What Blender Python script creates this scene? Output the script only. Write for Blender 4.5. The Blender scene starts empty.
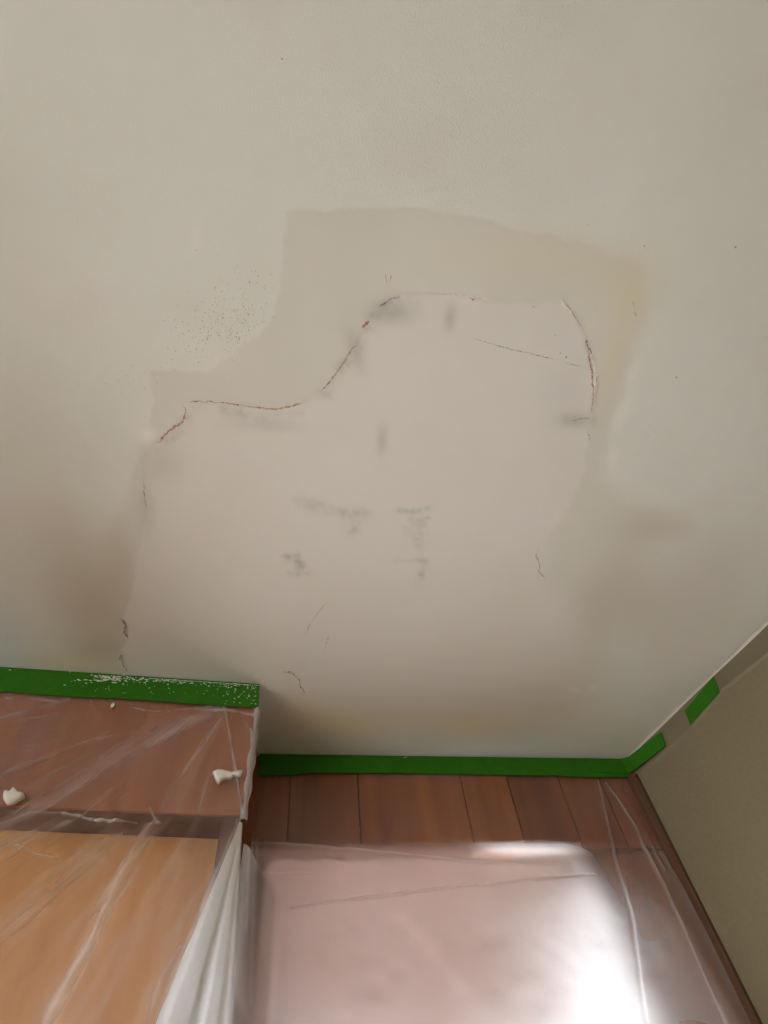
import bpy, bmesh, math, random
import numpy as np
from mathutils import Matrix, Vector

random.seed(7)
rng = np.random.default_rng(7)
scene = bpy.context.scene
col = scene.collection
CAMZ = 1.45            # eye height; the ceiling is 1 m above it
CEIL = 2.45

# ------------------------------------------------------------------ camera
F = 769.0
def camv(p): return np.array([p[0] - 384.0, -(p[1] - 512.0), -F])
_u = camv((327, 154)); _u /= np.linalg.norm(_u)                 # zenith
_a = np.array([8156.0, -355.0, -769.0]); _a -= _u * (_a @ _u); _a /= np.linalg.norm(_a)
_d = np.cross(_u, _a)
ROT = np.array([_a, _d, _u])
cd = bpy.data.cameras.new('camera'); cam = bpy.data.objects.new('camera', cd); col.objects.link(cam)
cd.sensor_fit = 'HORIZONTAL'; cd.sensor_width = 36.0; cd.lens = 36.0 * F / 768.0
cd.clip_start = 0.02
cam.matrix_world = Matrix.Translation((0, 0, CAMZ)) @ Matrix(ROT.tolist()).to_4x4()
scene.camera = cam

# ------------------------------------------------------------------ world, lamps, exposure
w = bpy.data.worlds.new('world'); scene.world = w; w.use_nodes = True
bg = w.node_tree.nodes['Background']
bg.inputs['Color'].default_value = (0.90, 0.96, 1.0, 1); bg.inputs['Strength'].default_value = 1.3
def area(name, loc, rot, sx, sy, power, color):
    l = bpy.data.lights.new(name, 'AREA'); l.shape = 'RECTANGLE'; l.size = sx; l.size_y = sy
    l.energy = power; l.color = color
    o = bpy.data.objects.new(name, l); o.location = loc; o.rotation_euler = rot; col.objects.link(o)
    return o
# daylight entering through the window in the left wall, behind the camera: it falls from the sky, so it comes in slanting down
area('daylight_left', (-1.95, -0.85, 1.35), (0, math.radians(-62), math.radians(24)), 1.1, 1.5, 43, (0.97, 0.99, 1.0))
sl_ = bpy.data.lights.new('sun', 'SUN'); sl_.energy = 95; sl_.angle = math.radians(1.0); sl_.color = (1.0, 1.0, 1.0)
sun = bpy.data.objects.new('sun', sl_); sun.rotation_euler = (0, math.radians(38), 0); sun.location = (4, 4, 6); col.objects.link(sun)
vs = scene.view_settings
vs.view_transform = 'Standard'; vs.look = 'None'; vs.exposure = -0.12; vs.gamma = 1.0; vs.use_curve_mapping = False
scene.cycles.max_bounces = 10; scene.cycles.diffuse_bounces = 6; scene.cycles.transparent_max_bounces = 16
scene.cycles.caustics_reflective = False; scene.cycles.caustics_refractive = False

# ------------------------------------------------------------------ pixel -> place (ceiling / wall planes)
def ray(p): return ROT @ camv(p)
def on_ceil(p):
    r = ray(p); r = r * (CEIL - CAMZ) / r[2]; return r[:2]
def on_y(p, Y):
    r = ray(p); r = r * Y / r[1]; return np.array([r[0], r[1], r[2] + CAMZ])
YB = on_ceil((440, 757.5))[1]          # back wall plane
YX = on_ceil((259, 685))[1]            # cupboard front plane
XC = on_ceil((259, 685))[0]            # cupboard right side
CORNER = np.array([on_ceil((625, 760))[0], YB])
_rw = on_ceil((768, 622)) - CORNER; RDIR = _rw / np.linalg.norm(_rw)      # right wall runs this way (towards the camera)
RNRM = np.array([-RDIR[1], RDIR[0]]) ; RNRM = RNRM if RNRM[0] < 0 else -RNRM   # into the room
def on_right(p, off=0.0):
    r = ray(p); q = CORNER + RNRM * off
    t = (q @ RNRM) / (r[:2] @ RNRM); return np.array([r[0]*t, r[1]*t, r[2]*t + CAMZ])
# the cupboard front stands about 3 degrees out of parallel: its own frame, turned about its ceiling corner
TH = math.atan2(*(on_ceil((259, 685)) - on_ceil((0, 668)))[::-1])
_c, _s = math.cos(-TH), math.sin(-TH); _PV = np.array([XC, YX]); _RT = np.array([[_c, -_s], [_s, _c]])
_O = _RT @ (-_PV) + _PV
def on_cup(p, Y):
    r = ray(p); q = _RT @ r[:2]; t = (Y - _O[1])/q[1]
    return np.array([_O[0]+q[0]*t, Y, r[2]*t + CAMZ])
def turn(o):
    bpy.context.view_layer.update()
    o.matrix_world = Matrix.Translation((XC, YX, 0)) @ Matrix.Rotation(TH, 4, 'Z') @ Matrix.Translation((-XC, -YX, 0)) @ o.matrix_world
def rw_xy(s, off=0.0): return CORNER + RDIR * s + RNRM * off

# ------------------------------------------------------------------ object helpers
def link(name, me, mat=None, parent=None, smooth=False):
    o = bpy.data.objects.new(name, me); col.objects.link(o)
    if mat: me.materials.append(mat)
    if parent: o.parent = parent
    if smooth: me.polygons.foreach_set('use_smooth', [True] * len(me.polygons))
    return o
def from_bm(name, bm, mat=None, parent=None, smooth=False):
    bmesh.ops.recalc_face_normals(bm, faces=bm.faces)
    me = bpy.data.meshes.new(name); bm.to_mesh(me); bm.free()
    return link(name, me, mat, parent, smooth)
def box_bm(bm, x0, x1, y0, y1, z0, z1, bev=0.0):
    m = bmesh.ops.create_cube(bm, size=1.0)
    for v in m['verts']:
        v.co = Vector(((x0+x1)/2 + v.co.x*(x1-x0), (y0+y1)/2 + v.co.y*(y1-y0), (z0+z1)/2 + v.co.z*(z1-z0)))
    if bev > 0:
        bmesh.ops.bevel(bm, geom=list({e for v in m['verts'] for e in v.link_edges}), offset=bev, segments=2, affect='EDGES', profile=0.6)
def box(name, x0, x1, y0, y1, z0, z1, mat, parent=None, bev=0.0):
    bm = bmesh.new(); box_bm(bm, x0, x1, y0, y1, z0, z1, bev); return from_bm(name, bm, mat, parent)
def tag(o, label, cat=None, group=None, kind=None):
    o['label'] = label
    if cat: o['category'] = cat
    if group: o['group'] = group
    if kind: o['kind'] = kind
    return o
def empty(name, loc):
    o = bpy.data.objects.new(name, None); o.location = loc; o.empty_display_size = 0.05; col.objects.link(o); return o
def adopt(root):
    bpy.context.view_layer.update()
    for o in list(root.children): o.matrix_parent_inverse = root.matrix_world.inverted()
def grid_mesh(name, P, attrs=None):
    """P: (n, m, 3) array -> mesh of quads, per-vertex attributes"""
    n, m = P.shape[:2]
    idx = np.arange(n*m).reshape(n, m)
    q = np.stack([idx[:-1, :-1], idx[1:, :-1], idx[1:, 1:], idx[:-1, 1:]], -1).reshape(-1, 4)
    return quads_mesh(name, P.reshape(-1, 3), q, attrs)
def quads_mesh(name, V, q, attrs=None):
    me = bpy.data.meshes.new(name)
    me.vertices.add(len(V)); me.vertices.foreach_set('co', np.asarray(V, np.float32).ravel())
    me.loops.add(q.size); me.loops.foreach_set('vertex_index', q.ravel().astype(np.int32))
    me.polygons.add(len(q)); me.polygons.foreach_set('loop_start', np.arange(0, q.size, 4, dtype=np.int32))
    me.update(calc_edges=True)
    for k, a in (attrs or {}).items():
        a = np.asarray(a, np.float32)
        if a.ndim == 2:
            at = me.attributes.new(k, 'FLOAT_COLOR', 'POINT'); at.data.foreach_set('color', np.c_[a, np.ones(len(a), np.float32)].ravel())
        else:
            at = me.attributes.new(k, 'FLOAT', 'POINT'); at.data.foreach_set('value', a)
    return me
def lin(r, g, b):
    f = lambda c: (c/255/12.92) if c/255 <= 0.04045 else ((c/255+0.055)/1.055)**2.4
    return (f(r), f(g), f(b))
def seg_dist(X, Y, poly, closed=False):
    d = np.full(X.shape, 1e9)
    pts = list(poly) + ([poly[0]] if closed else [])
    for (ax, ay), (bx, by) in zip(pts[:-1], pts[1:]):
        dx, dy = bx-ax, by-ay; L = dx*dx+dy*dy + 1e-12
        t = np.clip(((X-ax)*dx + (Y-ay)*dy)/L, 0, 1)
        d = np.minimum(d, np.hypot(X-ax-t*dx, Y-ay-t*dy))
    return d
def inside(X, Y, poly):
    r = np.zeros(X.shape, bool); n = len(poly)
    for i in range(n):
        ax, ay = poly[i]; bx, by = poly[(i+1) % n]
        if abs(by-ay) < 1e-12: continue
        c = ((ay > Y) != (by > Y)) & (X < (bx-ax)*(Y-ay)/(by-ay) + ax)
        r ^= c
    return r
def sdist(X, Y, poly):
    d = seg_dist(X, Y, poly, True); return np.where(inside(X, Y, poly), -d, d)
def sstep(a, b, x):
    t = np.clip((x-a)/(b-a), 0, 1); return t*t*(3-2*t)
def vnoise(X, Y, scale, seed):
    """smooth value noise on arrays"""
    r = np.random.default_rng(seed); T = r.random((64, 64))
    x = X/scale; y = Y/scale; xi = np.floor(x).astype(int); yi = np.floor(y).astype(int)
    fx = x-xi; fy = y-yi; fx = fx*fx*(3-2*fx); fy = fy*fy*(3-2*fy)
    g = lambda a, b: T[a % 64, b % 64]
    return (g(xi, yi)*(1-fx)+g(xi+1, yi)*fx)*(1-fy) + (g(xi, yi+1)*(1-fx)+g(xi+1, yi+1)*fx)*fy

# ------------------------------------------------------------------ materials
def new_mat(name):
    m = bpy.data.materials.new(name); m.use_nodes = True
    nt = m.node_tree; bsdf = nt.nodes['Principled BSDF']
    return m, nt, bsdf
def N(nt, kind, **kw):
    n = nt.nodes.new(kind)
    for k, v in kw.items(): setattr(n, k, v)
    return n
def obj_coord(nt, scale=(1, 1, 1)):
    tc = N(nt, 'ShaderNodeTexCoord'); mp = N(nt, 'ShaderNodeMapping'); mp.inputs['Scale'].default_value = scale
    nt.links.new(tc.outputs['Object'], mp.inputs['Vector']); return mp.outputs['Vector']
def noise(nt, vec, scale, detail=4.0, rough=0.55):
    n = N(nt, 'ShaderNodeTexNoise'); n.inputs['Scale'].default_value = scale; n.inputs['Detail'].default_value = detail
    n.inputs['Roughness'].default_value = rough; nt.links.new(vec, n.inputs['Vector']); return n.outputs['Fac']
def ramp(nt, fac, stops):
    r = N(nt, 'ShaderNodeValToRGB'); el = r.color_ramp.elements
    while len(el) < len(stops): el.new(0.5)
    for e, (p, c) in zip(el, stops): e.position = p; e.color = (*c, 1)
    nt.links.new(fac, r.inputs['Fac']); return r.outputs['Color']
def bump(nt, height, bsdf, strength, dist):
    b = N(nt, 'ShaderNodeBump'); b.inputs['Distance'].default_value = dist
    if isinstance(strength, (int, float)): b.inputs['Strength'].default_value = strength
    else: nt.links.new(strength, b.inputs['Strength'])
    nt.links.new(height, b.inputs['Height']); nt.links.new(b.outputs['Normal'], bsdf.inputs['Normal'])
def plain(name, rgb, rough=0.8, var=0.08, scale=40, bmp=0.15, bdist=0.001):
    m, nt, b = new_mat(name); v = obj_coord(nt); n = noise(nt, v, scale)
    c = np.array(lin(*rgb))
    nt.links.new(ramp(nt, n, [(0.3, tuple(c*(1-var))), (0.7, tuple(np.minimum(c*(1+var), 1)))]), b.inputs['Base Color'])
    b.inputs['Roughness'].default_value = rough
    bump(nt, n, b, bmp, bdist); return m
def wood(name, dark, light, rough=0.42, rand=0.25):
    m, nt, b = new_mat(name)
    v = obj_coord(nt, (26, 26, 1.6))
    oi = N(nt, 'ShaderNodeObjectInfo')
    ad = N(nt, 'ShaderNodeVectorMath', operation='ADD'); cb = N(nt, 'ShaderNodeCombineXYZ')
    mu = N(nt, 'ShaderNodeMath', operation='MULTIPLY'); mu.inputs[1].default_value = 37.0
    nt.links.new(oi.outputs['Random'], mu.inputs[0])
    for k in range(3): nt.links.new(mu.outputs[0], cb.inputs[k])
    nt.links.new(v, ad.inputs[0]); nt.links.new(cb.outputs[0], ad.inputs[1])
    n = noise(nt, ad.outputs[0], 1.3, 6.0, 0.6)
    c = ramp(nt, n, [(0.28, lin(*dark)), (0.72, lin(*light))])
    hsv = N(nt, 'ShaderNodeHueSaturation')
    mr = N(nt, 'ShaderNodeMapRange'); mr.inputs['To Min'].default_value = 1-rand; mr.inputs['To Max'].default_value = 1+rand
    nt.links.new(oi.outputs['Random'], mr.inputs['Value']); nt.links.new(mr.outputs[0], hsv.inputs['Value'])
    nt.links.new(c, hsv.inputs['Color']); nt.links.new(hsv.outputs[0], b.inputs['Base Color'])
    b.inputs['Roughness'].default_value = rough
    bump(nt, n, b, 0.12, 0.001); return m

def ceiling_mat():
    m, nt, b = new_mat('ceiling_paint')
    at = N(nt, 'ShaderNodeAttribute', attribute_name='tint'); st = N(nt, 'ShaderNodeAttribute', attribute_name='stipple')
    v = obj_coord(nt); fine = noise(nt, v, 420, 3.0, 0.6); big = noise(nt, v, 6, 3.0)
    mx = N(nt, 'ShaderNodeMix', data_type='RGBA', blend_type='MULTIPLY'); mx.inputs[0].default_value = 1.0
    nt.links.new(at.outputs['Color'], mx.inputs[6])
    nt.links.new(ramp(nt, big, [(0.3, (0.965, 0.955, 0.94)), (0.7, (1.0, 1.0, 1.0))]), mx.inputs[7])
    nt.links.new(mx.outputs[2], b.inputs['Base Color'])
    b.inputs['Roughness'].default_value = 0.75
    bump(nt, fine, b, st.outputs['Fac'], 0.0008)
    return m
def film_mat():
    m, nt, b = new_mat('plastic_film'); nt.nodes.remove(b)
    out = nt.nodes['Material Output']
    at = N(nt, 'ShaderNodeAttribute', attribute_name='haze')
    v = obj_coord(nt); n = noise(nt, v, 14, 4.0)
    tr = N(nt, 'ShaderNodeBsdfTransparent'); tr.inputs['Color'].default_value = (0.97, 0.97, 0.97, 1)
    tl = N(nt, 'ShaderNodeBsdfTranslucent'); tl.inputs['Color'].default_value = (0.88, 0.87, 0.86, 1)
    df = N(nt, 'ShaderNodeBsdfDiffuse'); df.inputs['Color'].default_value = (0.93, 0.92, 0.91, 1)
    gl = N(nt, 'ShaderNodeBsdfGlossy'); gl.inputs['Roughness'].default_value = 0.22
    m1 = N(nt, 'ShaderNodeMixShader')
    m2 = N(nt, 'ShaderNodeMixShader'); m3 = N(nt, 'ShaderNodeMixShader'); m3.inputs[0].default_value = 0.05
    L = nt.links.new
    mr = N(nt, 'ShaderNodeMapRange'); mr.inputs['From Min'].default_value = 0.7; mr.inputs['From Max'].default_value = 0.95; mr.inputs['To Min'].default_value = 0.35; mr.inputs['To Max'].default_value = 1.0
    LY = N(nt, 'ShaderNodeAttribute', attribute_name='layers'); L(LY.outputs['Fac'], mr.inputs['Value'])
    L(mr.outputs[0], m1.inputs[0]); L(tl.outputs[0], m1.inputs[1]); L(df.outputs[0], m1.inputs[2])
    L(at.outputs['Fac'], m2.inputs[0]); L(tr.outputs[0], m2.inputs[1]); L(m1.outputs[0], m2.inputs[2])
    L(m2.outputs[0], m3.inputs[1]); L(gl.outputs[0], m3.inputs[2]); L(m3.outputs[0], out.inputs['Surface'])
    bp = N(nt, 'ShaderNodeBump'); bp.inputs['Strength'].default_value = 0.25; bp.inputs['Distance'].default_value = 0.01
    L(n, bp.inputs['Height'])
    for s in (tl, df, gl): L(bp.outputs[0], s.inputs['Normal'])
    return m
def glass_mat():
    m, nt, b = new_mat('window_glass'); nt.nodes.remove(b); out = nt.nodes['Material Output']
    tr = N(nt, 'ShaderNodeBsdfTransparent'); gl = N(nt, 'ShaderNodeBsdfGlossy'); gl.inputs['Roughness'].default_value = 0.02
    mx = N(nt, 'ShaderNodeMixShader'); mx.inputs[0].default_value = 0.06
    nt.links.new(tr.outputs[0], mx.inputs[1]); nt.links.new(gl.outputs[0], mx.inputs[2]); nt.links.new(mx.outputs[0], out.inputs['Surface'])
    return m

def added_curtain_mat():
    m, nt, b = new_mat('added_pink_curtain'); nt.nodes.remove(b); out = nt.nodes['Material Output']
    n = noise(nt, obj_coord(nt, (60, 60, 3)), 1.0)
    c = ramp(nt, n, [(0.3, lin(162, 126, 116)), (0.7, lin(180, 146, 135))])
    tl = N(nt, 'ShaderNodeBsdfTranslucent'); df = N(nt, 'ShaderNodeBsdfDiffuse'); mx = N(nt, 'ShaderNodeMixShader'); mx.inputs[0].default_value = 0.81
    nt.links.new(c, tl.inputs[0]); nt.links.new(c, df.inputs[0])
    nt.links.new(tl.outputs[0], mx.inputs[1]); nt.links.new(df.outputs[0], mx.inputs[2]); nt.links.new(mx.outputs[0], out.inputs['Surface'])
    return m
M_ceil = ceiling_mat(); M_film = film_mat(); M_glass = glass_mat()
M_plank = wood('brown_plank', (116, 60, 27), (158, 90, 46))
M_fascia = wood('fascia_plank', (146, 84, 54), (174, 108, 72), rand=0.05)
M_door = wood('tan_door_wood', (208, 142, 84), (228, 168, 106), rand=0.03)
M_frame = wood('dark_frame_wood', (74, 44, 32), (112, 70, 50), rand=0.1)
M_trim = wood('corner_trim_wood', (82, 52, 38), (110, 72, 54), rand=0.05)
M_wall = plain('khaki_wall_paint', (126, 114, 87), 0.8, 0.05, 160, 0.35, 0.0015)
M_band = plain('khaki_band_paint', (119, 108, 83), 0.75, 0.03, 160, 0.2, 0.001)
M_room = plain('room_wall_paint', (196, 186, 164), 0.85, 0.04, 60)
M_floor = plain('floor_covering', (190, 184, 172), 0.9, 0.05, 8)
M_tape = plain('green_tape', (46, 110, 10), 0.55, 0.12, 55, 0.3, 0.0012)
M_tape.node_tree.nodes['Principled BSDF'].inputs['Specular IOR Level'].default_value = 0.2
M_plaster = plain('white_plaster', (226, 220, 208), 0.9, 0.05, 90, 0.4, 0.002)
M_caulk = plain('white_caulk', (196, 188, 172), 0.6, 0.03, 60)
M_crack = plain('crack_dark', (150, 132, 118), 0.95, 0.25, 300)
M_crackred = plain('crack_red', (176, 122, 106), 0.95, 0.22, 220)
M_crackor = plain('crack_ochre', (184, 150, 112), 0.95, 0.2, 220)
M_crackwh = plain('crack_white', (226, 216, 202), 0.9, 0.04, 220)
M_pit = plain('pit_shadow', (158, 146, 128), 0.95, 0.15, 300)
M_scr = plain('pencil_scratch', (146, 134, 120), 0.95, 0.25, 300)
M_addcurtain = added_curtain_mat()
M_paving = plain('paving', (194, 198, 204), 0.9, 0.06, 2)

# ------------------------------------------------------------------ ceiling with its repair
def CP(pts): return [tuple(on_ceil(p)) for p in pts]
HALO = CP([(285,212),(318,209),(350,206),(385,209),(420,206),(460,214),(500,222),(545,234),(590,243),(622,252),(643,266),(649,300),(642,340),
           (630,380),(622,412),(612,445),(606,480),(640,500),(690,515),(694,530),(655,545),(634,590),(612,640),(590,690),(540,706),(430,722),(330,735),(262,742),
           (259,690),(122,674),(60,666),(64,610),(92,560),(122,500),(138,452),(148,430),(154,400),(152,372),(172,371),(205,372),(222,358),(240,348),(262,330),(275,308),(281,270)])
PATCH = CP([(141,458),(150,446),(162,441),(170,431),(180,427),(186,414),(184,403),(200,402),(218,402),(240,405),(262,408),(285,407),(302,404),(318,393),
            (332,378),(345,360),(356,341),(366,324),(378,308),(392,297),(412,292),(452,293),(482,298),(512,302),(535,305),(550,300),(562,302),(574,317),
            (586,339),(592,362),(595,385),(593,412),(589,436),(586,470),(575,500),(560,525),(548,545),(552,575),(572,600),(590,630),(592,665),(575,690),(530,702),
            (440,712),(340,705),(262,700),(259,686),(180,681),(124,676),(120,655),(127,640),(122,617),(130,598),(136,570),(142,535),(147,505),(144,480)])
def spot(X, Y, p, rx, ry, ang=0.0):
    """soft blob around a photo point; radii in metres on the ceiling"""
    cx, cy = on_ceil(p); a = math.radians(ang); dx = X-cx; dy = Y-cy
    u = (dx*math.cos(a)+dy*math.sin(a))/rx; v = (-dx*math.sin(a)+dy*math.cos(a))/ry
    return np.exp(-(u*u+v*v))
xs = np.concatenate([np.arange(-2.05, -0.62, 0.2), np.arange(-0.62, 0.96, 0.0025), np.arange(1.0, 3.3, 0.2)])
ys = np.concatenate([np.arange(-3.1, -0.36, 0.2), np.arange(-0.36, 0.985, 0.0025)])
X, Y = np.meshgrid(xs, ys, indexing='ij')
wob = (vnoise(X, Y, 0.02, 1)-0.5)*0.008 + (vnoise(X, Y, 0.006, 2)-0.5)*0.003
sdH = sdist(X, Y, HALO) + wob; sdP = sdist(X, Y, PATCH) + wob*0.5
BASE = np.array(lin(214, 210, 196)); HAL = np.array(lin(207, 200, 184)); PAT = np.array(lin(214, 205, 192))
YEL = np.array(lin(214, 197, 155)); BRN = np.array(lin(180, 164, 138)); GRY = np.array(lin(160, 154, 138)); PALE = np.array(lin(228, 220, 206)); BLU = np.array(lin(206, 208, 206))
T = np.ones(X.shape+(3,))*BASE
def lay(T, c, a): return T*(1-a[..., None]) + c*a[..., None]
blot = vnoise(X, Y, 0.10, 3)*0.6+vnoise(X, Y, 0.035, 4)*0.4
T = lay(T, np.array(lin(214, 203, 190)), 0.4*sstep(0.5, 0.85, blot))
# softness of the skim coat's rim: crisp on the upper left, feathered on the right and below
soft = 0.004 + 0.016*sstep(0.30, 0.42, X) + 0.045*sstep(0.38, 0.62, Y)
T = lay(T, HAL, 1-sstep(-soft, soft*0.6, sdH))
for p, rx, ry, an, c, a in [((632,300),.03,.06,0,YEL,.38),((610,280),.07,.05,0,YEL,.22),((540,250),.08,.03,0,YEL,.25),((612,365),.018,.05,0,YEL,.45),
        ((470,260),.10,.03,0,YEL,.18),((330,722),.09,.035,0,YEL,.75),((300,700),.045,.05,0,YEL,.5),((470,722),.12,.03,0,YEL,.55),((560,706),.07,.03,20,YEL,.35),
        ((95,600),.05,.09,0,BRN,.45),((100,650),.045,.035,0,BRN,.45),((70,570),.05,.10,0,BRN,.2),((650,528),.06,.022,0,BRN,.35),((640,600),.07,.06,40,BRN,.30),((705,580),.11,.12,0,np.array(lin(192, 176, 160)),.5),((600,600),.04,.12,20,BRN,.28),  # wide pinkish-brown spot at lower right: brownish tone plus shade put into colour
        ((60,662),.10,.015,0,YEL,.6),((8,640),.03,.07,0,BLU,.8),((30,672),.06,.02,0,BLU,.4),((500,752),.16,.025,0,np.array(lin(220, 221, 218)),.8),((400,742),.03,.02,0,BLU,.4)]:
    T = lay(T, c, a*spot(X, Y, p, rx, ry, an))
softP = 0.003 + 0.04*sstep(0.45, 0.62, Y)*sstep(-0.22, 0.0, X) + 0.012*sstep(0.30, 0.40, X)*sstep(0.30, 0.45, Y)
onP = 1-sstep(-softP, softP*0.6, sdP)
T = lay(T, PAT, onP*(0.92-0.5*sstep(0.72, 0.86, Y)))
# filler strokes and trowel smudges
for p, rx, ry, an, c, a in [((148,436),.012,.014,0,PALE,.8),((633,372),.008,.02,10,PALE,.5),((622,412),.010,.03,12,PALE,.6),((613,458),.010,.016,0,PALE,.65),((196,240),.006,.018,8,PALE,.4),
        ((594,688),.009,.007,0,PALE,.6),((575,690),.014,.006,30,PALE,.35),((230,300),.05,.06,0,PALE,.18),((200,345),.05,.03,0,PALE,.28),
        ((390,312),.03,.015,0,GRY,.55),((355,348),.010,.03,-20,GRY,.45),((450,318),.008,.016,0,GRY,.5),((575,420),.025,.012,0,GRY,.45),((382,440),.008,.022,0,GRY,.42),
        ((268,425),.045,.010,0,GRY,.3),((162,462),.03,.03,0,GRY,.28),((146,505),.012,.04,0,GRY,.35),
        ((562,395),.03,.05,0,GRY,.12),((120,560),.02,.06,0,BRN,.3)]:
    T = lay(T, c, a*spot(X, Y, p, rx, ry, an))
def smear(T, pts, wd, a, seed):
    d = seg_dist(X, Y, CP(pts)); g = np.exp(-(d/(wd*1.35))**2)*(0.15+1.7*vnoise(X, Y, 0.005, seed)*vnoise(X, Y, 0.014, seed+1)*1.3)
    return lay(T, GRY, np.clip(a*g*0.52, 0, 0.7))
for i, (pts, wd, a) in enumerate([([(309,502),(318,505),(328,508)],.007,.5),([(344,514),(364,512)],.005,.55),([(352,520),(354,530)],.006,.5),([(398,510),(412,511),(428,508)],.0035,.6),
        ([(410,519),(428,518)],.003,.6),([(419,525),(420,542)],.007,.6),([(404,530),(412,534)],.006,.3),([(395,560),(416,560),(426,560)],.003,.55),([(424,562),(422,572),(418,585)],.005,.65),
        ([(287,556),(296,556),(301,566)],.005,.95),([(290,572),(312,573)],.0028,.7),([(300,565),(296,572)],.005,.6),
        ([(326,392),(340,374),(352,354),(368,328)],.007,.75),([(376,316),(392,304),(410,303)],.008,.7),([(190,410),(182,428),(160,446)],.006,.5),([(225,410),(262,416),(300,412)],.006,.5),
        ([(588,345),(596,378),(592,410)],.004,.5),([(568,420),(592,420)],.005,.8),([(300,500),(330,512)],.008,.4),([(340,512),(366,514),(352,530)],.006,.4)]):
    T = smear(T, pts, wd, a, 20+3*i)
# relief: the skim coat stands a little proud, the patch ledge a little more, trowel waves
stip = 0.30 + 0.25*vnoise(X, Y, 0.09, 8) + 0.35*spot(X, Y, (370,140), .2, .12) + 0.35*spot(X, Y, (430,160), .12, .16)+0.4*spot(X, Y, (225,320), .07, .07)
stip = stip*sstep(-0.004, 0.006, sdH) + 0.05
stip = np.clip(stip, 0, 1)
crisp = (1-sstep(0.42, 0.58, Y))*(1-0.8*sstep(0.30, 0.42, X))
relief = 0.0008*(1-sstep(-0.01-0.04*(1-crisp), 0.004+0.02*(1-crisp), sdH)) + 0.0012*(vnoise(X, Y, 0.07, 11)-0.5)
relief += 0.0012*np.exp(-(sdP/0.004)**2)*vnoise(X, Y, 0.03, 12)*(1-sstep(0.45, 0.6, Y))
gx = np.stack([X, Y, CEIL - relief], -1)
nx, ny = X.shape; idx = np.arange(nx*ny).reshape(nx, ny)
quad = np.stack([idx[:-1, :-1], idx[:-1, 1:], idx[1:, 1:], idx[1:, :-1]], -1).reshape(-1, 4)
wallx = (X-CORNER[0])*RNRM[0] + (Y-CORNER[1])*RNRM[1]              # > 0 inside the room
keep = (wallx.ravel()[quad].max(1) > -0.004)
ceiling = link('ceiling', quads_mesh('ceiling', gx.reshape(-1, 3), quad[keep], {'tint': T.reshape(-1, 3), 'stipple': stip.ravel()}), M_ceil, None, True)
tag(ceiling, 'off-white painted ceiling with a large skimmed plaster repair', kind='structure')
pin = (sdP.ravel()[quad].max(1) < 0)
used = np.unique(quad[pin]); remap = -np.ones(nx*ny, int); remap[used] = np.arange(len(used))
Pp = gx.reshape(-1, 3)[used].copy(); Pp[:, 2] -= 0.0001 + 0.0005*(1-sstep(0.45, 0.6, Pp[:, 1]))*np.clip(-sdP.ravel()[used]/0.004, 0, 1)
patch = link('plaster_patch', quads_mesh('plaster_patch', Pp, remap[quad[pin]], {'tint': T.reshape(-1, 3)[used], 'stipple': stip.ravel()[used]*0+0.04}), M_ceil, ceiling, True)
patch['label'] = 'smooth pinkish plaster patch with an irregular cracked outline'

def ribbon(name, pts, wpx, mat, parent, jit=0.8, seed=0, lift=0.0018, taper=True, step=0.0015):
    """thin crack / scratch on the ceiling through photo points; width in mm, faceted ragged edges"""
    r = np.random.default_rng(seed+100); P = np.array(CP(pts)); d = np.r_[0, np.cumsum(np.hypot(*np.diff(P, axis=0).T))]
    n = max(4, int(d[-1]/step)); s = np.linspace(0, d[-1], n); q = np.c_[np.interp(s, d, P[:, 0]), np.interp(s, d, P[:, 1])]
    jn = r.normal(0, 0.0007*jit, q.shape); jn[1:-1] = (jn[:-2]+jn[1:-1]*2+jn[2:])/3; q += jn + np.repeat(r.normal(0, 0.0007*jit, (n//4+1, 2)), 4, 0)[:n]
    t = np.gradient(q, axis=0); t /= np.linalg.norm(t, axis=1)[:, None]+1e-9; nn = np.c_[-t[:, 1], t[:, 0]]
    wd = wpx*0.001*(0.2+1.3*r.random(n)**1.5)*(0.5+np.repeat(r.random(n//3+1), 3)[:n])
    if taper: wd *= np.clip(np.minimum(np.arange(n), np.arange(n)[::-1])/max(2, n*0.15), 0.12, 1)
    V = []
    for k in range(n):
        V += [(*(q[k]+nn[k]*wd[k]/2), CEIL-lift), (*(q[k]), CEIL-lift-0.0004), (*(q[k]-nn[k]*wd[k]/2), CEIL-lift)]
    V = np.array(V); F_ = []
    for k in range(n-1):
        a = 3*k; F_ += [(a, a+1, a+4, a+3), (a+1, a+2, a+5, a+4)]
    return link(name, quads_mesh(name, V, np.array(F_)), mat, parent)
def crack(pts, wpx, mat, label=None, jit=0.8):
    global _cs; _cs += 1
    o = ribbon('crack', pts, wpx, mat, ceiling, jit, _cs)
    if label: o['label'] = label
    return o
_cs = 0
crack([(158,443),(163,438),(169,430),(176,426),(183,421),(186,414),(184,404)], 2.6, M_crackred, 'dark red crack at the left shoulder of the patch')
crack([(160,441),(168,432),(178,424)], 1.3, M_crack)
crack([(188,402),(200,401),(216,402)], 1.2, M_crack)
crack([(214,402),(228,403),(242,405),(256,407),(268,408)], 2.0, M_crackred, 'red crack along the upper left edge of the patch', 0.4)
crack([(262,408),(275,409),(288,407),(303,402)], 2.2, M_crackor, 'ochre crack end along the upper left edge of the patch', 0.4)
crack([(320,392),(330,381),(340,368),(349,354)], 1.6, M_crack)
crack([(340,366),(348,356),(356,343)], 1.0, M_crackred)
crack([(362,328),(366,323),(370,320)], 5.0, M_crackred, 'small red chip on the patch edge', 0.3)
crack([(378,307),(388,299),(400,296)], 1.6, M_crack)
crack([(436,294),(456,294),(474,297),(496,301)], 1.6, M_crackwh, 'pale ridge on the top edge of the patch', 0.3)
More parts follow.
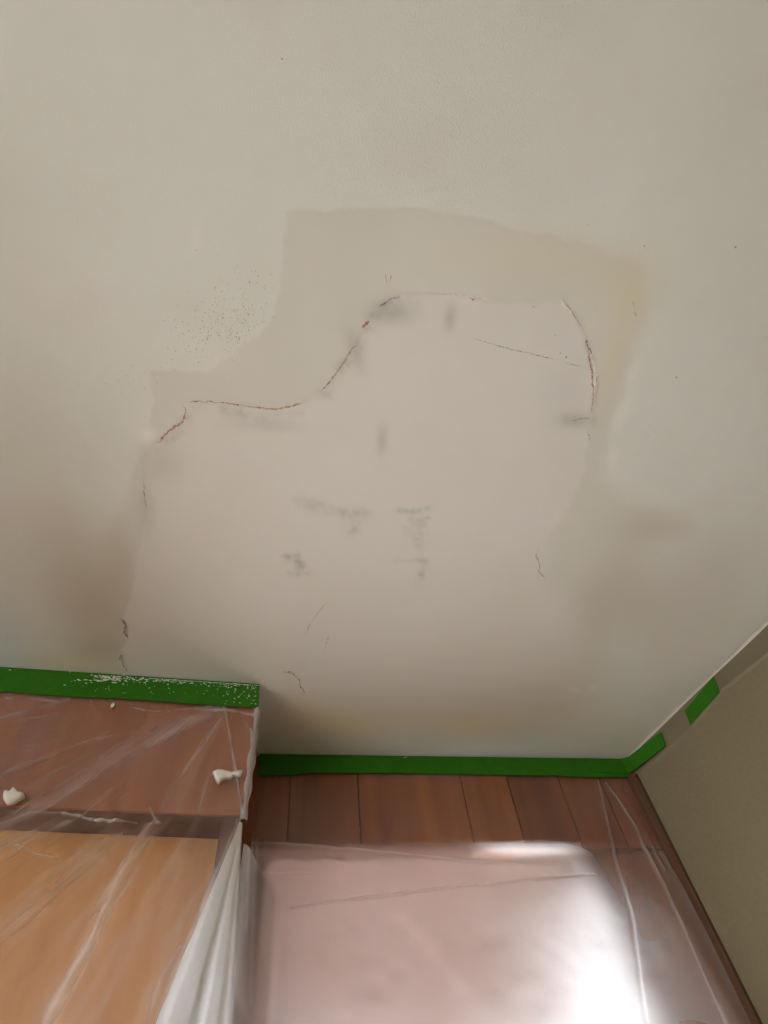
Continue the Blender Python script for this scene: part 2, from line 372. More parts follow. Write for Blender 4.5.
crack([(470,298),(480,299)], 1.6, M_crack)
crack([(472,337),(486,342),(500,346),(515,350),(530,353),(545,357),(558,360)], 1.0, M_scr, 'long straight thin scratch across the patch', 0.2)
crack([(562,362),(580,366)], 0.8, M_scr, None, 0.3)
crack([(532,306),(535,307)], 2.6, M_crack)
crack([(561,299),(566,308),(572,314)], 4.0, M_crackwh)
crack([(566,303),(573,315),(581,327)], 1.0, M_crack)
crack([(586,336),(588,346),(591,356)], 2.2, M_crack)
crack([(589,350),(593,364),(595,378),(594,392)], 3.2, M_crackwh, 'pale raised ridge on the right edge of the patch', 0.4)
crack([(587,343),(589,360),(592,376),(593,392),(592,404),(591,413)], 1.8, M_crackred, 'red crack down the right edge of the patch', 0.5)
crack([(596,376),(597,388),(595,400)], 1.0, M_crackred)
crack([(570,421),(580,418),(591,418)], 1.4, M_crack)
crack([(588,430),(589,442)], 1.2, M_crack)
crack([(538,546),(536,556),(539,565),(538,571),(546,578)], 1.3, M_crack, 'short crooked crack at the right of the patch')
crack([(283,671),(291,671),(298,677),(301,686),(306,694)], 2.0, M_crackred, 'short curved red crack near the back wall')
crack([(284,672),(292,673)], 1.0, M_crack)
crack([(144,483),(145,494),(146,508)], 1.4, M_crack)
crack([(121,617),(126,625),(124,632),(128,640)], 1.6, M_crack)
crack([(120,652),(121,660),(128,672)], 1.8, M_crack)
crack([(328,600),(318,612),(310,623),(305,634)], 0.8, M_scr, 'faint curved scratch low on the patch', 0.15)
crack([(330,633),(326,643),(323,653)], 0.8, M_scr, None, 0.15)
crack([(385,272),(387,285)], 0.8, M_crackred, None, 0.4)
crack([(391,274),(390,284)], 0.8, M_crackred, None, 0.4)
crack([(632,300),(636,318)], 0.7, M_scr, None, 0.4)
# chipped pinholes in the old paint: too many and too small to count
V, Q = [], []
def pit(p, r):
    c = on_ceil(p); k = len(V); a0 = random.random()*6; e = random.uniform(0.5, 1.6)
    for j in range(4):
        a = a0 + j*math.pi/2; V.append((c[0]+r*math.cos(a), c[1]+r*e*math.sin(a), CEIL-0.0014))
    Q.append((k, k+1, k+2, k+3))
for _ in range(300):
    p = (random.gauss(238, 22), random.gauss(318, 27))
    if p[0] < 278 and p[1] < 372 - (p[0]-190)*0.5: pit(p, random.uniform(0.0002, 0.0008))
for _ in range(120): pit((random.gauss(205, 22), random.gauss(335, 14)), random.uniform(0.0003, 0.0008))
for _ in range(26): pit((random.gauss(125, 18), random.gauss(384, 8)), random.uniform(0.0003, 0.0007))
for _ in range(26): pit((random.gauss(600, 25), random.gauss(225, 20)), random.uniform(0.0002, 0.0006))
for _ in range(30): pit((random.gauss(655, 16), random.gauss(418, 14)), random.uniform(0.0002, 0.0006))
for p, r in [((735,247),.0018),((676,377),.0012),((555,335),.0012),((282,59),.0012),((644,246),.001),((566,357),.0016),((560,353),.0012)]: pit(p, r)
pits = link('paint_pits', quads_mesh('paint_pits', np.array(V), np.array(Q)), M_pit, ceiling)
pits['kind'] = 'stuff'; pits['label'] = 'tiny dark pits chipped in the old paint'

# ------------------------------------------------------------------ room shell
ZF = 0.0
XL, YR = -2.0, -3.0
FB = CAMZ + 0.812            # underside of the boarding over the window
WX0, WX1 = -0.06, 0.412        # window opening in the back wall
WZ0 = 0.45
SX = 2.95
floor = box('floor', XL-0.1, 3.2, YR-0.1, YB+0.25, -0.08, ZF, M_floor); tag(floor, 'pale floor of the room', kind='structure')
# back wall: masonry core around the window, boarded with planks
bm = bmesh.new()
Y0, Y1 = YB+0.022, YB+0.085
box_bm(bm, XL-0.1, WX0, Y0, Y1, 0, CEIL-0.002); box_bm(bm, WX1, CORNER[0]+0.12, Y0, Y1, 0, CEIL-0.002)
box_bm(bm, WX0, WX1, Y0, Y1, FB+0.03, CEIL-0.002); box_bm(bm, WX0, WX1, Y0, Y1, 0, WZ0)
wall_back = from_bm('wall_back', bm, M_frame); tag(wall_back, 'wood-boarded back wall under the ceiling tape', kind='structure')
seams = [XC-0.02] + [on_y((x, 776), YB)[0] for x in (290.8, 357.6, 460, 506, 557, 598)] + [CORNER[0]]
for a, b in zip(seams[:-1], seams[1:]):
    full = a >= WX1 or b <= WX0
    box('plank', a+0.0009, b-0.0009, YB, YB+0.022, FB, CEIL-0.003, M_plank, wall_back, 0.0006)
for a, b in ((XC-0.02, WX0), (WX1, CORNER[0])):
    box('plank', a+0.001, b-0.001, YB+0.012, YB+0.022, 0.0, FB-0.001, M_plank, wall_back, 0.001)
box('plank', WX0, WX1, YB+0.012, YB+0.022, 0.0, WZ0, M_plank, wall_back, 0.001)
# window in the opening
win = empty('window_1', ((WX0+WX1)/2, YB+0.12, WZ0)); tag(win, 'window behind the plastic sheet under the wooden boarding', kind='structure')
ft = 0.02
yf = YB+0.030
box('window_frame', WX0, WX0+ft, yf, yf+0.05, WZ0, FB+0.03, M_frame, win, 0.003)
box('window_frame', WX1-ft*0.5, WX1, yf, yf+0.05, WZ0, FB+0.03, M_frame, win, 0.003)
box('window_frame', WX0, WX1, yf, yf+0.05, FB-0.003, FB+0.03, M_frame, win, 0.003)
box('window_frame', WX0, WX1, yf, yf+0.05, WZ0, WZ0+ft, M_frame, win, 0.003)
box('window_sill', WX0, WX1, YB+0.0, yf, WZ0, WZ0+0.02, M_frame, win, 0.003)
box('window_pane', WX0+ft, WX1-ft*0.5, yf+0.023, yf+0.027, WZ0+ft, FB-0.003, M_glass, win)
P = np.zeros((90, 40, 3)); zc_ = np.linspace(FB-0.002, CAMZ+0.40, 40)  # cloth added behind the film to dim and tint the window glow
for i, u in enumerate(np.linspace(0, 1, 90)):
    for k, z in enumerate(zc_):
        xe = np.interp(z-CAMZ, [0.40, 0.53, 0.60, 0.66, 0.72, 0.82], [0.318, 0.326, 0.345, 0.370, 0.392, 0.403])
        x = WX0+0.002 + u*(xe-WX0-0.002)
        zt = FB+0.02-0.050*float(sstep(0.22, 0.31, np.array(x)))
        P[i, k] = (x, yf-0.0045+0.003*math.sin(u*52), zt+(z-FB+0.002)*(zt-CAMZ-0.40)/(FB-0.002-CAMZ-0.40))
tag(link('added_curtain', grid_mesh('added_curtain', P), M_addcurtain, None, True), 'pinkish cloth added behind the plastic to dim and tint the window glow', 'added_curtain')
adopt(win)
# right wall, meeting the back wall at an open angle
def prism(name, pts, z0, z1, mat, parent=None):
    bm = bmesh.new(); lo = [bm.verts.new((x, y, z0)) for x, y in pts]; hi = [bm.verts.new((x, y, z1)) for x, y in pts]
    bm.faces.new(lo); bm.faces.new(hi); n = len(pts)
    for i in range(n): bm.faces.new((lo[i], lo[(i+1) % n], hi[(i+1) % n], hi[i]))
    return from_bm(name, bm, mat, parent)
RL = (YB - YR)/(-RDIR[1])
wall_right = prism('wall_right', [rw_xy(0), rw_xy(RL), rw_xy(RL, -0.1), rw_xy(-0.02, -0.1)], 0, CEIL-0.001, M_wall)
tag(wall_right, 'khaki painted right wall with fine roller texture', kind='structure')
# a paler-edged strip of paint under the ceiling line on the right wall
bl = [on_right(p, 0.0015) for p in ((672,744),(690,728),(720,690),(768,652))]
sl = [float((b[:2]-CORNER) @ RDIR) for b in bl]; zl = [b[2] for b in bl]
ss = np.r_[sl[0]-0.08, sl, sl[-1]+0.5, RL-0.01]; zz = np.r_[zl[0]+0.003, zl, zl[-1]-0.002, zl[-1]-0.002]
P = np.zeros((len(ss), 2, 3))
for i, s in enumerate(ss):
    q = rw_xy(s, 0.0012); P[i, 0] = (*q, CEIL-0.002); P[i, 1] = (*q, zz[i])
band = link('paint_band', grid_mesh('paint_band', P), M_band, wall_right); band['label'] = 'slightly darker strip of paint under the ceiling line'
bm = bmesh.new()
for i in range(len(ss)-1):
    a, b = np.r_[rw_xy(ss[i], 0.0), zz[i]], np.r_[rw_xy(ss[i+1], 0.0), zz[i+1]]
    n3 = np.r_[RNRM, 0]; up = np.array([0, 0, 1.0])
    rs = [[bm.verts.new(p + n3*o + up*h) for o, h in ((0, 0.004), (0.0028, 0.001), (0.0028, -0.002), (0, -0.006))] for p in (a, b)]
    for k in range(3): bm.faces.new((rs[0][k], rs[0][k+1], rs[1][k+1], rs[1][k]))
ridge = from_bm('paint_ridge', bm, M_wall, wall_right)
# caulk bead between ceiling and right wall
bm = bmesh.new(); prev = None
for s in np.linspace(0.0, RL-0.05, 60):
    rr = 0.0042 + 0.0012*math.sin(s*23)+0.0008*math.sin(s*61)
    ring = []
    for k in range(6):
        a = math.pi/2*k/5; q = rw_xy(s, rr*1.25*(1-math.sin(a))+0.0003)
        ring.append(bm.verts.new((q[0], q[1], CEIL-0.0012 - rr*1.7*(1-math.cos(a)))))
    if prev:
        for k in range(5): bm.faces.new((prev[k], prev[k+1], ring[k+1], ring[k]))
    prev = ring
bead = from_bm('trim_1', bm, M_caulk, None, True); tag(bead, 'white caulk bead between the ceiling and the khaki wall', kind='structure')
# corner trim
tz = CAMZ + 0.957
pts = [np.array([CORNER[0]-0.013, YB-0.001]), np.array([CORNER[0]-0.012, YB-0.008]), CORNER+np.array([-0.003, -0.010]), rw_xy(0.009, 0.006), rw_xy(0.0095, 0.0), CORNER]
trim = prism('trim_2', [tuple(p) for p in pts], 0, tz, M_trim); tag(trim, 'narrow dark wooden moulding in the corner beside the khaki wall', kind='structure')
# the rest of the room, behind the camera
bm = bmesh.new()
box_bm(bm, XL-0.12, XL, YR, -1.6, 0, CEIL-0.001); box_bm(bm, XL-0.12, XL, -0.1, YB+0.2, 0, CEIL-0.001)
box_bm(bm, XL-0.12, XL, -1.6, -0.1, 1.9, CEIL-0.001); box_bm(bm, XL-0.12, XL, -1.6, -0.1, 0, 0.8)
tag(from_bm('wall_left', bm, M_room), 'pale wall with a window opening, left of the camera', kind='structure')
tag(box('wall_front', XL-0.12, SX+0.2, YR-0.12, YR, 0, CEIL-0.001, M_room), 'plain pale wall behind the camera', kind='structure')

# ------------------------------------------------------------------ outdoors, seen dimly through the film
gnd = box('ground', -14, 14, YB+0.3, 20, -0.3, -0.2, M_paving); tag(gnd, 'pale paved ground outside the window', kind='structure')
# ------------------------------------------------------------------ built-in cupboard on the left
UB = CAMZ + 0.7335                        # underside of its fascia
CXL = -1.25
cup = empty('built_in_cupboard', ((CXL+XC)/2, (YX+YB)/2, 0))
tag(cup, 'brown built-in wooden cupboard with a tan door, covered in clear plastic', 'cupboard')
fs = [CXL, -0.90, -0.56, -0.2275, XC]
for a, b in zip(fs[:-1], fs[1:]):
    box('plank', a+0.0001, b-0.0001, YX, YX+0.020, UB, CEIL-0.003, M_fascia, cup)
box('carcass', CXL+0.002, XC-0.002, YX+0.0205, YB-0.001, UB+0.004, CEIL-0.004, M_frame, cup)
box('side_panel', XC-0.0255, XC-0.0005, YX+0.001, YB-0.001, 0.0, UB-0.0005, M_frame, cup, 0.0015)
box('side_panel', CXL, CXL+0.025, YX+0.001, YB-0.001, 0.0, UB-0.0005, M_frame, cup, 0.0015)
box('top_panel', CXL+0.026, XC-0.026, YX+0.003, YB-0.002, UB-0.0005, UB+0.0035, M_frame, cup)
box('door', -0.66, XC-0.0265, YX+0.040, YX+0.060, 0.08, UB-0.001, M_door, cup, 0.002)
box('door', CXL+0.027, -0.664, YX+0.040, YX+0.060, 0.08, UB-0.001, M_door, cup, 0.002)
adopt(cup)

# ------------------------------------------------------------------ clear plastic film
def crease_field(A, B, lines):
    h = np.zeros(A.shape)
    for pts, wd, a in lines:
        d = seg_dist(A, B, pts); h = np.maximum(h, a*np.exp(-(d/wd)**2))
    return h
# sheet over the cupboard
sheetL = empty('plastic_sheet', (-0.5, YX-0.02, 0.1)); tag(sheetL, 'clear plastic sheet hung in folds over the cupboard under green tape', 'plastic sheet', 'clear plastic sheets')
ZT = CEIL - 0.035
zs = np.concatenate([np.linspace(ZT, CAMZ+0.40, 440), np.linspace(CAMZ+0.39, 0.03, 40)])
RE = on_cup((160, 1024), YX-0.16); RZ = RE[2]-CAMZ
def xr(z): return np.interp(z-CAMZ, [-1.5, RZ-0.25, RZ, 0.712, 0.74, 1.0], [RE[0]-0.03, RE[0]-0.03, RE[0], -0.0735, XC+0.003, XC+0.003])
def rdepth(z): return np.interp(z-CAMZ, [-1.5, RZ-0.25, RZ, 0.712, 1.0], [0.18, 0.21, 0.16, 0.0, 0.0])
S = np.concatenate([np.linspace(0, 0.55, 50)[:-1], np.linspace(0.55, 1, 380)])
ZZ = np.repeat(zs[:, None], len(S), 1); XX = CXL-0.02 + S[None, :]*(xr(zs)[:, None]-CXL+0.02)
L2 = lambda pts: [tuple(on_cup(p, YX-0.008-0.15*max(0, p[1]-830)/194*math.exp(-((p[0]-180)/300)**2))[[0, 2]]) for p in pts]
linesL = [(L2([(222,704),(160,735),(105,765),(50,800),(-60,860)]), .014, .30), (L2([(210,714),(150,745)]), .006, .22),
          (L2([(228,712),(190,765),(152,824),(128,872),(95,950),(50,1040)]), .0035, .30), (L2([(150,828),(128,876),(95,950),(55,1030)]), .011, .28),
          (L2([(118,846),(60,900),(-20,980)]), .020, .24), (L2([(80,860),(40,905),(0,965)]), .010, .16), (L2([(60,830),(-40,870)]), .016, .2),
          (L2([(18,852),(40,862),(58,866)]), .003, .35), (L2([(62,815),(85,821),(110,826),(136,828)]), .0022, .55), (L2([(0,826),(30,815),(62,814)]), .003, .3),
          (L2([(0,718),(30,710),(68,697)]), .005, .4), (L2([(-20,700),(20,694),(60,700)]), .004, .5), (L2([(85,742),(115,734),(152,729)]), .004, .25),
          (L2([(224,704),(230,735),(237,780),(243,814)]), .0018, .75), (L2([(236,708),(245,722),(252,735)]), .0022, .4), (L2([(90,697),(98,713)]), .0018, .4),
          (L2([(130,705),(160,712),(210,703)]), .0028, .5), (L2([(196,706),(232,708),(256,713)]), .004, .8), (L2([(178,965),(160,1000),(148,1030)]), .0035, .3), (L2([(200,900),(170,965),(140,1030)]), .005, .18),
          (L2([(150,808),(158,825)]), .003, .45), (L2([(40,720),(20,760),(-20,800)]), .02, .12)]
apx = on_cup((246, 672), YX-0.008)
ang = np.arctan2(XX-apx[0], apx[2]-ZZ); rad = np.hypot(XX-apx[0], ZZ-apx[2])
fan = sstep(0.46, 0.92, vnoise(ang*1.0, rad*0.12, 0.05, 71)*0.6+vnoise(ang, rad*0.2, 0.017, 72)*0.4)*sstep(0.06, 0.18, rad)
fine_ = sstep(0.66, 0.9, vnoise(ang, rad*0.05, 0.008, 73))*sstep(0.03, 0.1, rad)*vnoise(XX, ZZ, 0.04, 74)
crk = sstep(0.70, 0.95, vnoise(XX+ZZ*0.6, ZZ*1.5, 0.009, 75))*sstep(CAMZ+0.86, CAMZ+0.94, ZZ)
thin_ = [l for l in linesL if l[1] < .008]; wide_ = [l for l in linesL if l[1] >= .008]
hz = crease_field(XX, ZZ, thin_)*(0.4+0.9*vnoise(XX, ZZ, 0.025, 34)); hw = crease_field(XX, ZZ, wide_)
edge = np.exp(-((XX-xr(ZZ))/0.0055)**2)
below = sstep(UB+0.02, UB-0.10, ZZ)
fold = 0.006*vnoise(XX+ZZ*0.7, ZZ*0.3, 0.05, 31) + 0.005*vnoise(XX-ZZ*0.5, ZZ*0.5, 0.02, 32)
top = sstep(CEIL-0.062, CEIL-0.10, ZZ)
GY = YX - 0.0026 - (fold + 0.007*hz)*top - 0.004*below - rdepth(ZZ)*np.exp(-((XX-xr(ZZ))/0.35)**2)
GY = GY - (0.003*fan + 0.0012*fine_)*top
GY = GY + edge*0.004*top*(1-below)
haze = 0.045 + 0.07*vnoise(XX+ZZ*0.8, ZZ, 0.06, 33) + 0.13*fan + 0.16*fine_ + 0.2*crk + hz*0.75 + hw*1.0*(0.8+0.4*vnoise(XX+ZZ, ZZ, 0.03, 35)) + 0.30*edge*sstep(ZT, ZT-0.06, ZZ)
filmL = link('film', grid_mesh('film', np.stack([XX, GY, ZZ], -1), {'haze': np.clip(haze, 0, 0.96).ravel()}), M_film, sheetL, True)
# gathered fold from the fascia corner down to the back wall, facing the window
n1, n2 = 120, 60
tv = np.linspace(0, 1, n1)[:, None]; wv = np.linspace(0, 1, n2)[None, :]
zb = CAMZ + 0.716 - tv*0.50
A0 = np.stack([xr(zb)-0.003*tv, YX-0.009-0.003*tv-rdepth(zb), zb], -1)
pe = on_cup((234, 1024), YX-0.008); p0 = np.array([XC+0.002, YX-0.006, CAMZ+0.716]); dirv = (pe-p0)/(p0[2]-pe[2])
A1 = p0 + dirv*(tv*0.50)[..., None]
PL = A0*(1-wv[..., None]) + A1*wv[..., None]
ple = np.sin(wv*17 + 2.0*vnoise(wv+0*tv, tv*0.5+0*wv, 0.3, 41))*0.0045*tv
PL[..., 0] += ple*0.6; PL[..., 1] -= np.abs(ple)
hf = 0.97 - 0.62*sstep(0.70, 1.0, wv+0*tv) + 0.12*np.exp(-((wv-0.66-0*tv)/0.03)**2)*sstep(.3, .6, tv) - 0.30*np.exp(-((wv-0.55)/0.05)**2)*sstep(.4, .8, tv)
fold_o = link('gathered_fold', grid_mesh('gathered_fold', PL, {'haze': np.clip(hf, 0.2, 0.97).ravel(), 'layers': np.full(hf.size, 0.95)}), M_film, sheetL, True)
fold_o['label'] = 'bright gathered fold of plastic falling from the cupboard corner'
# rolled edge of the film round the cupboard corner
bm = bmesh.new(); prev = None
for k, z in enumerate(np.linspace(CEIL-0.062, UB-0.012, 40)):
    r = 0.0035 + 0.0012*math.sin(k*0.7) + 0.002*math.sin(math.pi*k/39)
    c = Vector((XC+0.0025, YX-0.0045, z)); ring = [bm.verts.new(c + Vector((r*math.cos(a), -r*math.sin(a)*0.8, 0))) for a in np.linspace(-0.6, 2.6, 8)]
    if prev:
        for j in range(7): bm.faces.new((prev[j], prev[j+1], ring[j+1], ring[j]))
    prev = ring
roll = from_bm('rolled_edge', bm, M_film, sheetL, True)
at = roll.data.attributes.new('haze', 'FLOAT', 'POINT'); at.data.foreach_set('value', [0.55]*len(roll.data.vertices))
adopt(sheetL)
# sheet over the window wall
sheetR = empty('plastic_sheet', (0.25, YB-0.03, 0.1)); tag(sheetR, 'clear plastic sheet glowing over the window in the back wall', 'plastic sheet', 'clear plastic sheets')
ZTR = CEIL - 0.028
zs = np.concatenate([np.linspace(ZTR, CAMZ+0.45, 240), np.linspace(CAMZ+0.44, 0.03, 40)])
xsR = np.linspace(XC+0.006, CORNER[0]-0.0145, 300)
ZZ, XX = np.meshgrid(zs, xsR, indexing='ij')
gap = 0.003 + 0.045*sstep(CAMZ+0.82, CAMZ+0.62, ZZ) + 0.02*sstep(CAMZ+0.6, CAMZ+0.2, ZZ)
gm = lambda p: 0.003+0.045*float(sstep(845, 1000, np.array(p[1])))
R2 = lambda pts: [(on_y(p, YB-gm(p))[0], on_y(p, YB-gm(p))[2]) for p in pts]
linesR = [(R2([(250,845),(290,847),(330,850),(410,858),(480,866),(520,868)]), .0025, .45), (R2([(292,917),(330,912),(370,908),(460,896),(520,886),(592,880)]), .0018, .5),
          (R2([(598,780),(606,820),(613,850),(627,920),(646,1030)]), .0022, .65), (R2([(606,783),(635,830),(660,880),(695,955),(730,1030)]), .0030, .6),
          (R2([(617,783),(640,826),(665,872)]), .0018, .35), (R2([(372,775),(410,778),(466,783)]), .0035, .22), (R2([(430,776),(470,776)]), .003, .3),
          (R2([(252,835),(249,900),(246,975)]), .0018, .6), (R2([(257,838),(254,920),(250,1024)]), .0025, .35), (R2([(243,960),(240,1030)]), .004, .4),
          (R2([(238,830),(236,1040)]), .012, .5), (R2([(270,878),(315,880)]), .002, .2), (R2([(400,930),(460,990)]), .012, .12), 
          (R2([(720,1000),(732,1030)]), .006, .3)]
hz = crease_field(XX, ZZ, linesR)
fold = 0.008*vnoise(XX*0.7+ZZ*0.4, ZZ*0.5, 0.06, 51) + 0.003*vnoise(XX, ZZ, 0.02, 52)
pin_ = sstep(CORNER[0]-0.015, CORNER[0]-0.09, XX)*sstep(XC, XC+0.06, XX)
GY = YB - 0.003 - (gap-0.003)*(0.25+0.75*pin_) - (fold*0.8 + 0.006*hz)*sstep(CEIL-0.05, CEIL-0.10, ZZ)
zone = 0.50 + 0.36*sstep(0.16, 0.33, XX) - 0.66*sstep(0.385, 0.44, XX) + 0.10*sstep(0.48, 0.52, XX)
wrap = sstep(XC+0.05, XC+0.006, XX)*sstep(UB+0.03, UB-0.05, ZZ)
GY = GY*(1-wrap) + (YX-0.002)*wrap
haze = 0.05 + zone*sstep(CAMZ+0.825, CAMZ+0.79, ZZ)*(1-0.85*sstep(CAMZ+0.46, CAMZ+0.36, ZZ)) + 0.06*vnoise(XX, ZZ, 0.05, 53) + hz*0.6
filmR = link('film', grid_mesh('film', np.stack([XX, GY, ZZ], -1), {'haze': np.clip(haze, 0, 0.95).ravel()}), M_film, sheetR, True)
adopt(sheetR)

# ------------------------------------------------------------------ green masking tape
def tape_strip(name, P_top, P_bot, nrm, th=0.0006, n=None):
    """solid thin strip between two polylines of 3-D points"""
    P_top = np.array(P_top, float); P_bot = np.array(P_bot, float); nrm = np.array(nrm, float)
    if nrm.ndim == 1: nrm = np.repeat(nrm[None], len(P_top), 0)
    bm = bmesh.new(); R_ = []
    for a, b, nn in zip(P_top, P_bot, nrm):
        m1 = a*0.66+b*0.34 + nn*random.uniform(-.0001, .0004); m2 = a*0.33+b*0.67 + nn*random.uniform(-.0001, .0004)
        R_.append([bm.verts.new(p) for p in (a, b, b+nn*th, m2+nn*th, m1+nn*th, a+nn*th)])
    for r0, r1 in zip(R_[:-1], R_[1:]):
        for k in range(6): bm.faces.new((r0[k], r0[(k+1) % 6], r1[(k+1) % 6], r1[k]))
    bm.faces.new(R_[0]); bm.faces.new(R_[-1][::-1])
    return from_bm(name, bm, M_tape)
fy = np.array([0, -1.0, 0])
# strip on the cupboard
def resample(pts, n):
    P = np.array(pts, float); return np.c_[np.linspace(P[0, 0], P[-1, 0], n), np.interp(np.linspace(P[0, 0], P[-1, 0], n), P[:, 0], P[:, 1])]
YT = YX-0.0045
tp = resample([(-330,646),(0,667.5),(60,672),(130,677),(200,682),(259,684.5)], 70)
bp = resample([(-330,672),(-40,690),(0,691.5),(40,694.5),(80,697),(130,699.5),(180,703),(215,706),(259,708.5)], 70)
Pt = np.array([on_cup(p, YT) for p in tp]); Pt[:, 2] = CEIL-0.004 + 0*Pt[:, 2]
Pb = np.array([on_cup(p, YT) for p in bp]); Pb[:, 2] += rng.normal(0, 0.0007, len(Pb))
kk = np.linspace(0, 1, 70); Pt[:, 0] = CXL + (XC+0.004-CXL)*kk; Pb[:, 0] = Pt[:, 0]; Pb[:, 2] = np.interp(Pb[:, 0], [on_cup(p, YT)[0] for p in bp], [on_cup(p, YT)[2] for p in bp]) + rng.normal(0, .0006, 70)
Pb[-3:, 2] += [0.002, 0.001, 0.004]; Pt[-1, 0] -= 0.003; Pb[-2, 0] += 0.004
tapeL = tape_strip('masking_tape', Pt, Pb, fy, 0.0009); tag(tapeL, 'bright green masking tape flecked with plaster along the cupboard top', 'tape', 'green masking tape')
# plaster flecks on that tape
def flecks(name, parent, spots, Yp, fn):
    bm = bmesh.new()
    for (px, py, sx, sy) in spots:
        c = fn((px, py), Yp); m = random.randint(5, 8); a0 = random.random()*6
        mid = bm.verts.new((c[0], c[1]-0.0012, c[2])); ring = []
        for j in range(m):
            a = a0+2*math.pi*j/m; q = random.uniform(0.55, 1.25)
            ring.append(bm.verts.new((c[0]+sx*q*math.cos(a), c[1]+0.0002, c[2]+sy*q*math.sin(a))))
        for j in range(m): bm.faces.new((mid, ring[j], ring[(j+1) % m]))
    o = from_bm(name, bm, M_plaster, parent); o['kind'] = 'stuff'; o['label'] = 'white flecks of plaster'; return o
sp = []
for _ in range(130):
    x = random.uniform(90, 258); sp.append((x, 674.5+(x-90)*0.063+abs(random.gauss(0, 2.2)), random.uniform(.0008, .0035), random.uniform(.0006, .0016)))
for _ in range(26): sp.append((random.gauss(108, 16), random.gauss(680, 2.5), random.uniform(.001, .005), random.uniform(.0007, .0018)))
for _ in range(34): sp.append((random.uniform(225, 258), random.uniform(686, 704), random.uniform(.0006, .002), random.uniform(.0006, .0022)))
for _ in range(40): x = random.uniform(66, 240); sp.append((x, 676+(x-66)*0.06+random.uniform(0, 14), random.uniform(.0005, .0014), random.uniform(.0005, .0012)))
for _ in range(14): sp.append((random.gauss(110, 14), random.gauss(679, 1.8), random.uniform(.004, .008), random.uniform(.0008, .0016)))
sp += [(10,670,.0025,.0015),(123,684,.002,.003),(249,696,.002,.003),(70,672,.002,.001)]
for x in np.linspace(150, 258, 60): sp.append((x, 678.4+(x-150)*0.066, .0016, .0009))
flecks('plaster_flecks', tapeL, sp, YT-0.0009, on_cup)
# strip along the back wall
YTB = YB-0.0045
xa = np.linspace(XC+0.003, CORNER[0]-0.008, 60)
tpx = lambda pts, Yp: ([on_y(p, Yp)[0] for p in pts], [on_y(p, Yp)[2] for p in pts])
bx_, bz_ = tpx([(250,776),(300,775),(304,773),(400,773.5),(470,774.5),(560,776),(592,777.5),(632,777.5)], YTB)
Pt = np.array([(x, YTB, CEIL-0.003) for x in xa]); Pb = np.array([(x, YTB, np.interp(x, bx_, bz_)+rng.normal(0, .0004)) for x in xa])
tapeB = tape_strip('masking_tape', Pt, Pb, fy, 0.0008); tag(tapeB, 'long green masking tape along the back wall above the window', 'tape', 'green masking tape')
flecks('plaster_flecks', tapeB, [(406,757,.003,.0015),(404,758,.0015,.001),(256,757,.002,.001)], YTB-0.0008, on_y)
# short piece turned round the corner onto the khaki wall
def rw_at(p, off): return on_right(p, off)
e = rw_at((661, 732), .004); e2 = rw_at((665.5, 746), .004)
s_e = float((e[:2]-CORNER) @ RDIR); s_e2 = float((e2[:2]-CORNER) @ RDIR)
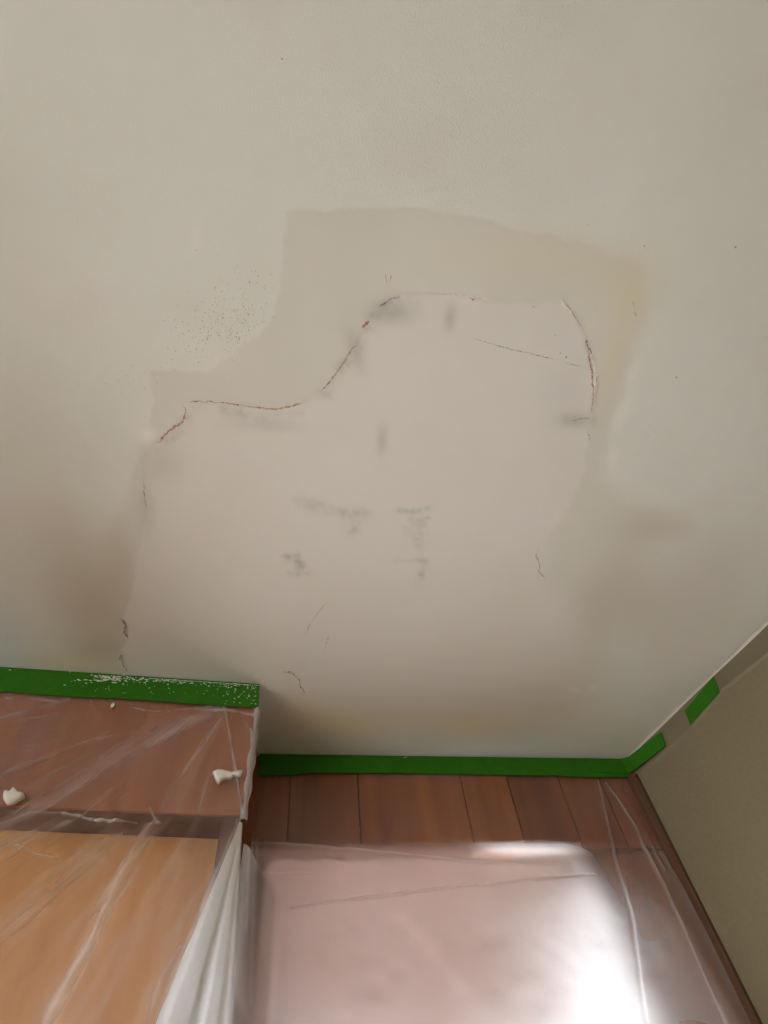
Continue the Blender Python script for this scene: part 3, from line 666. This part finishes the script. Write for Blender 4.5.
# runs from the back wall into the corner and out along the right wall
zc = on_y((634, 776), YB)[2]
Pt, Pb, Nn = [], [], []
for t in np.linspace(0, 1, 8):
    q = np.array([CORNER[0]-0.075, YTB-0.0012])*(1-t) + np.array([CORNER[0]-0.010, YTB-0.0012])*t
    Pt.append((*q, CEIL-0.004)); Pb.append((*q, zc+0.002-0.002*t)); Nn.append((0, -1, 0))
for t in np.linspace(0, 1, 8):
    s0 = 0.012; q = rw_xy(s0+(s_e-s0)*t, 0.006-0.002*t); q2 = rw_xy(s0+(s_e2-s0)*t, 0.006-0.002*t)
    Pt.append((*q, (CEIL-0.007)*(1-t)+e[2]*t)); Pb.append((*q2, zc*(1-t)+e2[2]*t)); Nn.append((RNRM[0], RNRM[1], 0))
tapeC = tape_strip('masking_tape', Pt, Pb, Nn, 0.0008); tag(tapeC, 'short green tape piece bent round the corner onto the khaki wall', 'tape', 'green masking tape')
# separate slanted piece farther along
a, b, c_, d_ = [rw_at(p, .0035) for p in ((685, 711), (713.5, 676.5), (720, 692), (690.5, 725))]
tt = np.linspace(0, 1, 7)[:, None]
tapeD = tape_strip('masking_tape', a*(1-tt)+b*tt, d_*(1-tt)+c_*tt, np.r_[RNRM, 0], 0.0008); tag(tapeD, 'separate slanted scrap of green tape on the khaki wall', 'tape', 'green masking tape')

# ------------------------------------------------------------------ plaster splats on the plastic
def splat(pts, label, h=0.006):
    Yp = YX-0.0135
    P = [on_cup(p, Yp) for p in pts]; c = np.mean(P, 0); n = len(P)
    root = c; bm = bmesh.new(); rings = []
    for f, hh in ((1.0, -0.004), (0.97, 0.25*h), (0.75, 0.8*h), (0.4, h)):
        rings.append([bm.verts.new(Vector((p-c)*np.array([f, 0, f])) + Vector((0, -hh*random.uniform(0.7, 1.2), 0))) for p in P])
    for r0, r1 in zip(rings[:-1], rings[1:]):
        for j in range(n): bm.faces.new((r0[j], r0[(j+1) % n], r1[(j+1) % n], r1[j]))
    bm.faces.new(rings[-1]); bm.faces.new(rings[0][::-1])
    o = from_bm('plaster_splat', bm, M_plaster, None, True); o.location = c
    return tag(o, label, 'plaster splat', 'plaster splats on the plastic')
splat([(2.8,795),(4,790.5),(8,792),(10,790.5),(13,787),(16.5,790),(17,792),(23,792.5),(25,795.5),(20,799),(14,802.5),(7,803),(4,799)], 'rounded white plaster splat at the far left of the plastic', 0.0028)
splat([(212.5,771.5),(217,769.5),(222,769.5),(228,771),(233,772.5),(237,771),(242.5,770),(241,774),(237,776),(234,774.5),(231,778),(226,777.5),(222,779.5),(218.5,783),(216,779),(214,774)], 'ragged white plaster splat near the cupboard corner', 0.0020)
splat([(110.5,706),(112.5,704),(115.5,702.5),(115.8,705),(113,707)], 'tiny white plaster splat just under the green tape', 0.003)
for o in [cup, sheetL, tapeL] + [o for o in col.objects if o.name.startswith('plaster_splat')]: turn(o)
